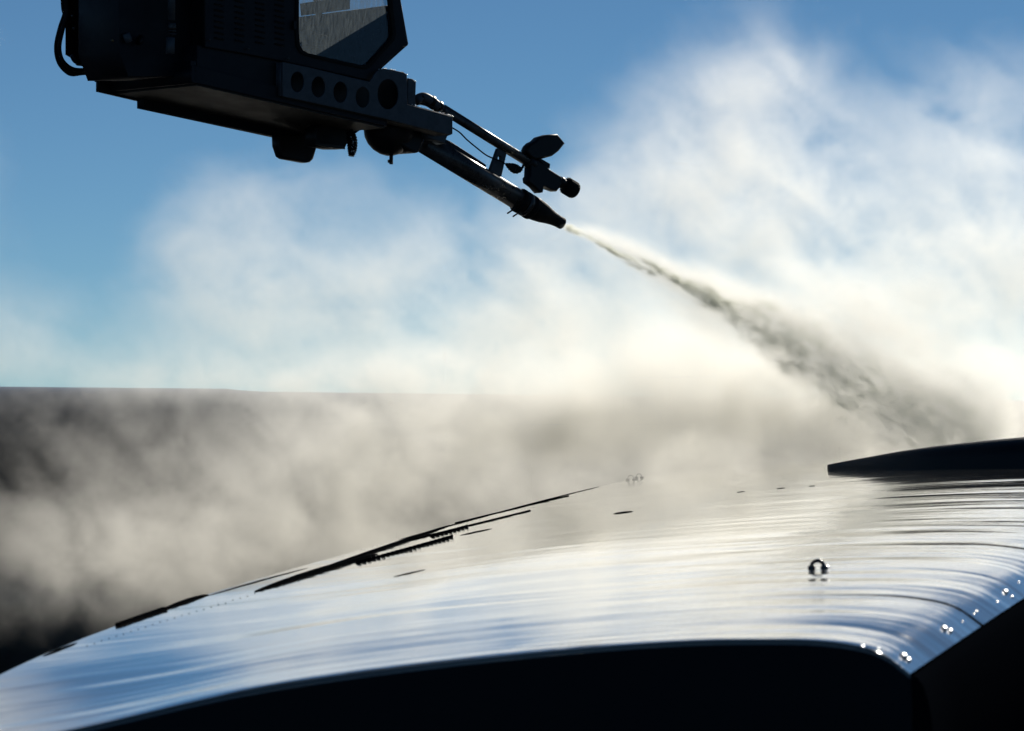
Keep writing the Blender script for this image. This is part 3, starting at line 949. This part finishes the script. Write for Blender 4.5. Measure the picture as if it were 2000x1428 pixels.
SD = 44.0
DK = .55
puffs = [
    # big plume upper right
    B(1480, 280, SD - .6, 200, 210, 1.2, 0.348), B(1440, 165, SD - .6, 110, 80, 1.0, 0.174), B(1300, 380, SD - .6, 210, 150, 1.2, 0.319),
    B(1600, 480, SD - .6, 330, 170, 1.3, 0.436), B(1900, 400, SD - .6, 180, 200, 1.2, 0.290), B(1900, 190, SD - .6, 130, 110, 1.0, 0.116),
    B(1850, 640, SD - .6, 300, 160, 1.4, 0.522), B(2150, 500, SD - .6, 200, 300, 1.3, 0.407),
    # middle band
    B(1080, 560, SD - .6, 260, 130, 1.2, 0.360), B(850, 640, SD - .6, 260, 110, 1.2, 0.319), B(1250, 680, SD - .6, 300, 120, 1.3, 0.522),
    # left plume
    B(430, 480, SD - .6, 130, 120, 1.1, 0.203), B(480, 620, SD - .6, 190, 100, 1.1, 0.266), B(640, 500, SD - .6, 180, 140, 1.0, 0.136),
    B(520, 370, SD - .6, 150, 60, 1.0, 0.077), B(720, 360, SD - .6, 220, 80, 1.0, 0.048),
    B(-700, 400, SD - .6, 330, 500, 1.3, .5), B(-420, 420, SD - .6, 240, 420, 1.2, .8), B(-420, 560, SD - .6, 260, 200, 1.2, 0.242), B(60, 660, SD - .6, 130, 90, 1.0, 0.097), B(300, 730, SD - .6, 250, 45, 1.0, 0.184), B(-150, 560, SD - .6, 150, 200, 1., 0.073),  # leading puffs are out of view, added for their reflection in the wing
    B(480, 430, SD, 130, 110, 1.0, .16), B(700, 560, SD, 260, 130, 1.0, .20), B(420, 560, SD, 160, 100, 1.0, .16), B(1000, 450, SD, 240, 90, 1.0, .14), B(180, 690, SD, 240, 50, 1.0, .10),
    # hanging low over the far part of the wing
    B(1420, 880, 38.5, 190, 34, .9, .36), B(1640, 850, 38.8, 200, 40, .9, .30), B(1250, 925, 38.2, 120, 26, .8, .35), B(1900, 820, 40, 200, 40, 1.0, .4),
    B(1150, 820, SD + 1.2, 340, 80, 1.0, .8), B(50, 640, SD, 160, 80, 1.0, .14), B(1300, 900, SD - 1.5, 200, 40, .9, .15), B(1500, 800, SD + 1.2, 300, 80, 1.0, .6),
    # in front of the fuselage
    B(700, 740, SD + 1.6, 500, 60, 1.0, 0.646),
    B(1000, 860, SD + 1.6, 330, 150, 1.3, 0.880), B(1450, 800, SD + 1.6, 350, 140, 1.3, 1.345), B(1850, 840, SD + 1.6, 330, 110, 1.3, 1.242),
    B(640, 1010, SD + 1.2, 260, 130, 1.2, 0.719), B(760, 900, SD + 1.6, 200, 90, 1.0, 0.504), B(300, 1090, SD + 1.2, 200, 110, 1.1, 0.489), B(110, 1060, SD + 1.2, 130, 130, 1.0, 0.287),
    B(330, 870, SD + 1.6, 130, 70, .9, 0.187), B(350, 960, SD + 1.8, 520, 190, 1.0, .13), B(600, 1040, SD + 2.0, 260, 130, 1.0, .3), B(980, 880, SD + 2.2, 300, 110, 1.0, .35), B(280, 1120, SD + 2.0, 230, 90, 1.0, .22), B(-60, 930, SD + 1.6, 200, 120, 1.0, 0.10), B(250, 800, SD + 1.6, 260, 50, 1.0, 0.04), B(70, 840, SD + 1.6, 130, 60, .9, 0.115), B(560, 820, SD + 1.6, 120, 60, .9, 0.216), B(1100, 960, SD - 3, 200, 50, 1.0, 0.575),
]
steam_mat = vol_mat('steam', (0.995, 0.985, 0.945), 1.0, 0.6)
lo = (-10.5, 35.0, CAM_Z - 3.4); hi = (8.8, 49.2, CAM_Z + 5.2)
steam('steam_cloud', puffs, lo, hi, (.058, .10, .058), steam_mat, 1.4, 6.8, 0.06, .16,
      stretch=(.82, .9, 1.1), rot=(0, rad(-30), 0), label='white billowing steam rising over the wing and fuselage', dist=.28, detail=7, seed=2.3, gain=.68, rough=.7)

# ---- the jet: dense grey-green fluid core inside a white mist envelope
NZ = A(1098, 436.5, WP)
# the core falls along the jet to the wing root
core_px = [(1098, 437), (1180, 478), (1260, 520), (1330, 556), (1420, 604), (1520, 660), (1640, 735), (1760, 805), (1860, 860), (1960, 900)]
dn = NZ.y
core = [P(x, y, lerp(dn, dn + 3.2, (x - 1098) / 750)) for x, y in core_px]
mist = []
for i in range(len(core_px) * 4 - 3):
    t = i / 4; j = min(int(t), len(core_px) - 2); f = t - j
    x = lerp(core_px[j][0], core_px[j + 1][0], f); y = lerp(core_px[j][1], core_px[j + 1][1], f)
    s = (x - 1098) / 750
    d = lerp(dn, dn + 3.2, s)
    r = 7 + 108 * s ** .85
    ang = -29
    x += random.uniform(-6, 6) * s; y += random.uniform(-9, 9) * s ** .5 if s > .05 else 0
    # white envelope above and below the core
    mist.append(B(x + 14 * s, y - 2 - 36 * s, d + .15 + .3 * s, 16 + 60 * s ** .6, r * .62, .06 + .85 * s ** .9, min(5, .36 / (.06 + .9 * s ** .8)), ang))
mist += [B(1560, 700, dn + 2.2, 170, 80, .8, .5, ang), B(1350, 600, dn + 1.2, 130, 40, .35, .7, ang), B(1700, 620, dn + 2.6, 170, 60, .8, .6, ang)]
mist_mat = vol_mat('spray_mist', (0.995, 0.988, 0.955), 1.0, 0.62)
steam('spray_mist', mist, (.35, dn - .9, CAM_Z - .55), (5.4, dn + 5.0, CAM_Z + 1.85), (.028, .05, .028), mist_mat, 3.0, 6.0, 0.12, .08,
      stretch=(.5, 1, 1.35), rot=(0, rad(-30), 0), label='bright white mist around the spray jet', dist=.16, detail=6, seed=5.1, gain=1.25)
corb = []
for i in range((len(core_px) - 1) * 4 + 1):
    t = i / 4; j = min(int(t), len(core_px) - 2); f = t - j
    x = lerp(core_px[j][0], core_px[j + 1][0], f); y = lerp(core_px[j][1], core_px[j + 1][1], f)
    s = (x - 1098) / 750
    d = lerp(dn, dn + 3.2, s)
    rr = interp(s, [0, .08, .2, .32, .5, .75, 1], [.034, .018, .020, .038, .12, .30, .50])
    amp = interp(s, [0, .06, .12, .3, .45, .7, 1], [14, 30, 34, 15, 4.0, 1.35, .5])
    y += (4 * math.sin(i * 1.9) + random.uniform(-5, 5)) * min(1, s * 4) * (1 + 5 * s)
    corb.append((P(x, y, d - .05 - .30 * s), (.14 + .12 * s, rr, rr), amp, (0, rad(-29), 0)))
core_mat = vol_mat('fluid_core', (0.80, 0.82, 0.74), 1.0, 0.5)
steam('spray_jet', corb, (.40, dn - .9, CAM_Z - .62), (5.4, dn + 4.6, CAM_Z + 1.8), (.019, .034, .019), core_mat, 8.0, 19.0, 1.1, .045,
      stretch=(.65, 1, 1.25), rot=(0, rad(-30), 0), label='grey green jet of de-icing fluid breaking up inside white mist', dist=.3, detail=7, seed=9.0, gain=1.0, rough=.6)
